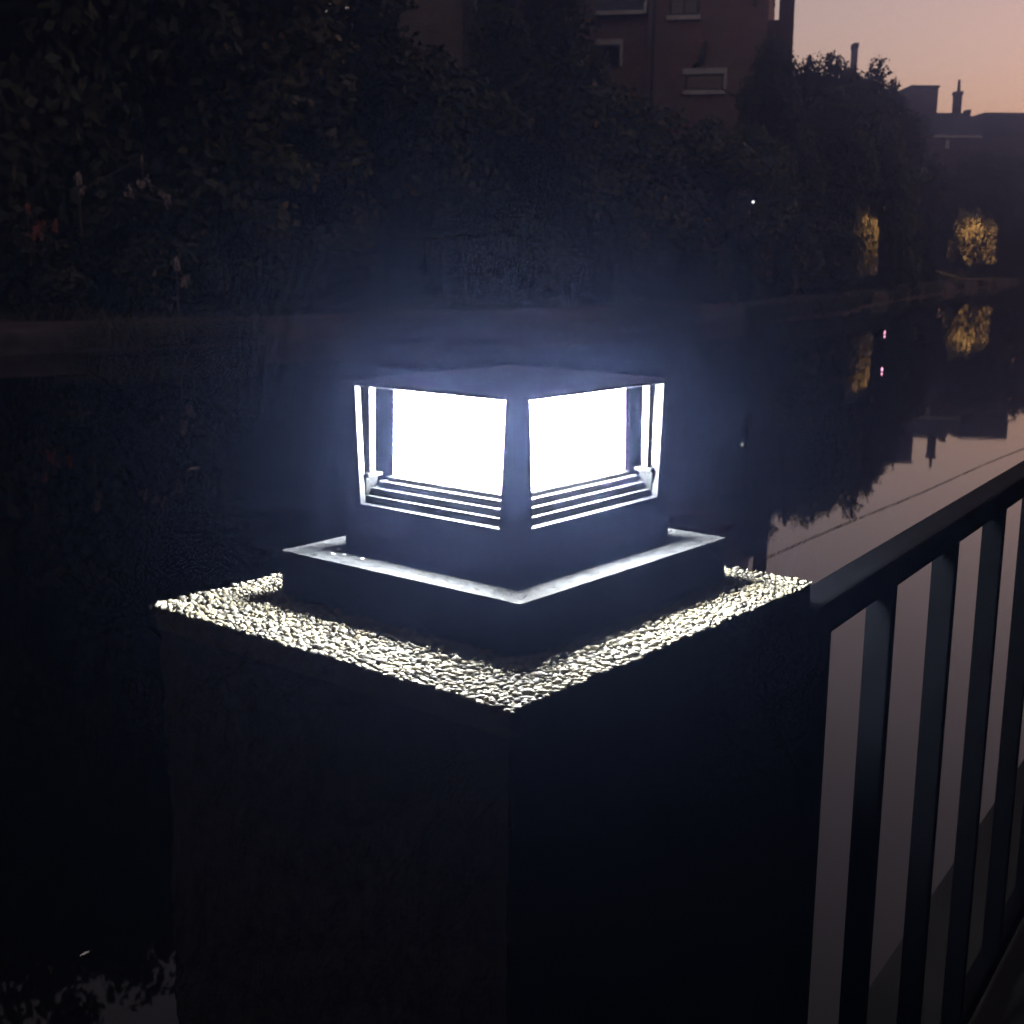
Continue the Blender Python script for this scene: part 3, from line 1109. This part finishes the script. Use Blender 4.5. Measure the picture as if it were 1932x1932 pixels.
# small lights and bits on the far bank
def small_light(name, x, y, Z, col, s, rpx, label, power):
    p = at(x, y, Z)
    rel = p - Vector((CAM.x, CAM.y, 0))
    g0 = WATER + ground_h(rel.dot(GR), rel.dot(GF))
    t = thing(name, label, 'light', (p.x, p.y, g0))
    h = p.z - g0
    rr = rpx * Z / 2401.4
    bm = bmesh.new()
    tube(bm, (0, 0, -0.2), (0, 0, max(0.05, h - rr)), 0.02, 0.015, 6)
    obj('pole', bm, M_fence, t)
    bm = bmesh.new()
    bmesh.ops.create_icosphere(bm, subdivisions=2, radius=rr)
    bmesh.ops.translate(bm, verts=bm.verts, vec=(0, 0, h))
    obj('bulb', bm, emit('bulb_glow', col, s), t, smooth=True)


small_light('bank_light', 1421, 381, 38.5, (0.9, 0.97, 1.0), 0.3, 2.2, 'tiny white light on a thin pole above the far bank', 0)
M_pink = emit('pink_glow', (1.0, 0.40, 0.62), 0.32)  # glowing shapes added in place of lights reflected in the water
for (x, y, h, lb) in ((1669, 631, 0.10, 'tiny pink glow standing in for a light reflected in the water, the farther of two'), (1664, 701, 0.075, 'tiny pink glow standing in for a light reflected in the water, the nearer of two')):
    p = on_plane(x, y, WATER)
    t = thing('pink_reflection', lb, 'reflection', (p.x, p.y, WATER))
    bm = bmesh.new()
    tube(bm, (0, 0, 0.012), (0, 0, h * 0.6), h * 0.16, h * 0.2, 8)
    tube(bm, (0, 0, h * 0.6 + 0.0005), (0, 0, h), h * 0.2, h * 0.06, 8)
    obj('glow_tip', bm, M_pink, t)
    bm = bmesh.new()
    tube(bm, (0, 0, -0.05), (0, 0, 0.0115), h * 0.12, h * 0.12, 8)
    obj('stem', bm, M_fence, t)
bm = bmesh.new()
q = at(1386, 575, 40.3)
box(bm, (-0.07, -0.07, -0.15), (0.07, 0.07, 0.36))
o = obj('marker_post', bm, M_edge, bevel=0.02)
o.location = q
tag(o, 'small pale marker post on the far bank behind the lamp', 'post')
t = thing('notice_board', 'small pale board in the dark bushes right of the lamp', 'sign', at(1350, 480, 40.6))
bm = bmesh.new()
box(bm, (-0.28, -0.02, 0.08), (0.28, 0.02, 0.2))
obj('panel', bm, M_edge, t)
bm = bmesh.new()
box(bm, (-0.2, 0.022, -1.2), (-0.16, 0.05, 0.2))
obj('leg', bm, M_bark, t)
bm = bmesh.new()
box(bm, (0.16, 0.022, -1.2), (0.2, 0.05, 0.2))
obj('leg', bm, M_bark, t)
t.rotation_euler = (0, 0, math.atan2(GR.y, GR.x))

# floating bits on the water: a thin line of scum along the near side and two leaves
rs = random.Random(8)
a, c = on_plane(1440, 1056, WATER), on_plane(1960, 834, WATER)
V, F = [], []
M_scum = mat('scum', (0.09, 0.07, 0.06), rough=0.9)
nseg = 150
dirv = (c - a).normalized()
sid = Vector((-dirv.y, dirv.x, 0))
for k in range(nseg):
    t0 = k / nseg
    if rs.random() < 0.08:
        continue
    p = a.lerp(c, t0) + sid * (0.012 * math.sin(t0 * 11) + rs.uniform(-.006, .006))
    q = a.lerp(c, t0 + 1.0 / nseg) + sid * (0.012 * math.sin(t0 * 11) + rs.uniform(-.006, .006))
    wd = rs.uniform(0.002, 0.006)
    base = len(V)
    for pt, z in ((p - sid * wd, 0.001), (q - sid * wd, 0.001), (q, 0.005), (p, 0.005), (q + sid * wd, 0.001), (p + sid * wd, 0.001)):
        V.append((pt.x, pt.y, WATER + z + 0.004))
    F += [(base, base + 1, base + 2, base + 3), (base + 3, base + 2, base + 4, base + 5)]
tag(pydata('scum_line', V, F, M_scum), 'thin broken line of scum floating along the water beyond the railing', 'scum', kind='stuff')
M_fl = mat('pale_leaf', (0.45, 0.42, 0.38), rough=0.6)
for (x, y, s, lb) in ((160, 1803, 0.012, 'pale leaf floating on the dark water at the lower left'), (364, 886, 0.05, 'pale leaf floating on the water left of the lamp')):
    p = on_plane(x, y, WATER)
    V = [(-1.4, 0, 0), (-0.3, -0.55, 0.1), (1.2, -0.1, 0.02), (1.5, 0.1, 0.1), (0.2, 0.5, 0.16), (-0.1, 0, 0.0)]
    o = pydata('floating_leaf', [(v[0] * s, v[1] * s, v[2] * s) for v in V], [(0, 1, 5), (1, 2, 5), (2, 3, 5), (3, 4, 5), (4, 0, 5)], M_fl)
    o.location = (p.x, p.y, WATER + 0.006)
    tag(o, lb, 'leaf')

# ------------------------------------------------------------------ haze added to give the lamp its glow
hz_lo, hz_hi = WATER - 2.0, WATER + 20.5
bm = bmesh.new()
Mh = Matrix(((GR.x, GF.x, 0, CAM.x), (GR.y, GF.y, 0, CAM.y), (0, 0, 1, 0), (0, 0, 0, 1)))
box(bm, (-190, -140, hz_lo), (280, 440, hz_hi), Mh)
M_haze = bpy.data.materials.new('glow_haze')
M_haze.use_nodes = True
n = M_haze.node_tree
n.nodes.remove(n.nodes['Principled BSDF'])
pv = n.nodes.new('ShaderNodeVolumePrincipled')
pv.inputs['Color'].default_value = (0.34, 0.46, 0.92, 1)
pv.inputs['Density'].default_value = HAZE
pv.inputs['Anisotropy'].default_value = 0.88
n.links.new(pv.outputs[0], n.nodes['Material Output'].inputs['Volume'])
hz_o = obj('haze', bm, M_haze)
tag(hz_o, kind='stuff')
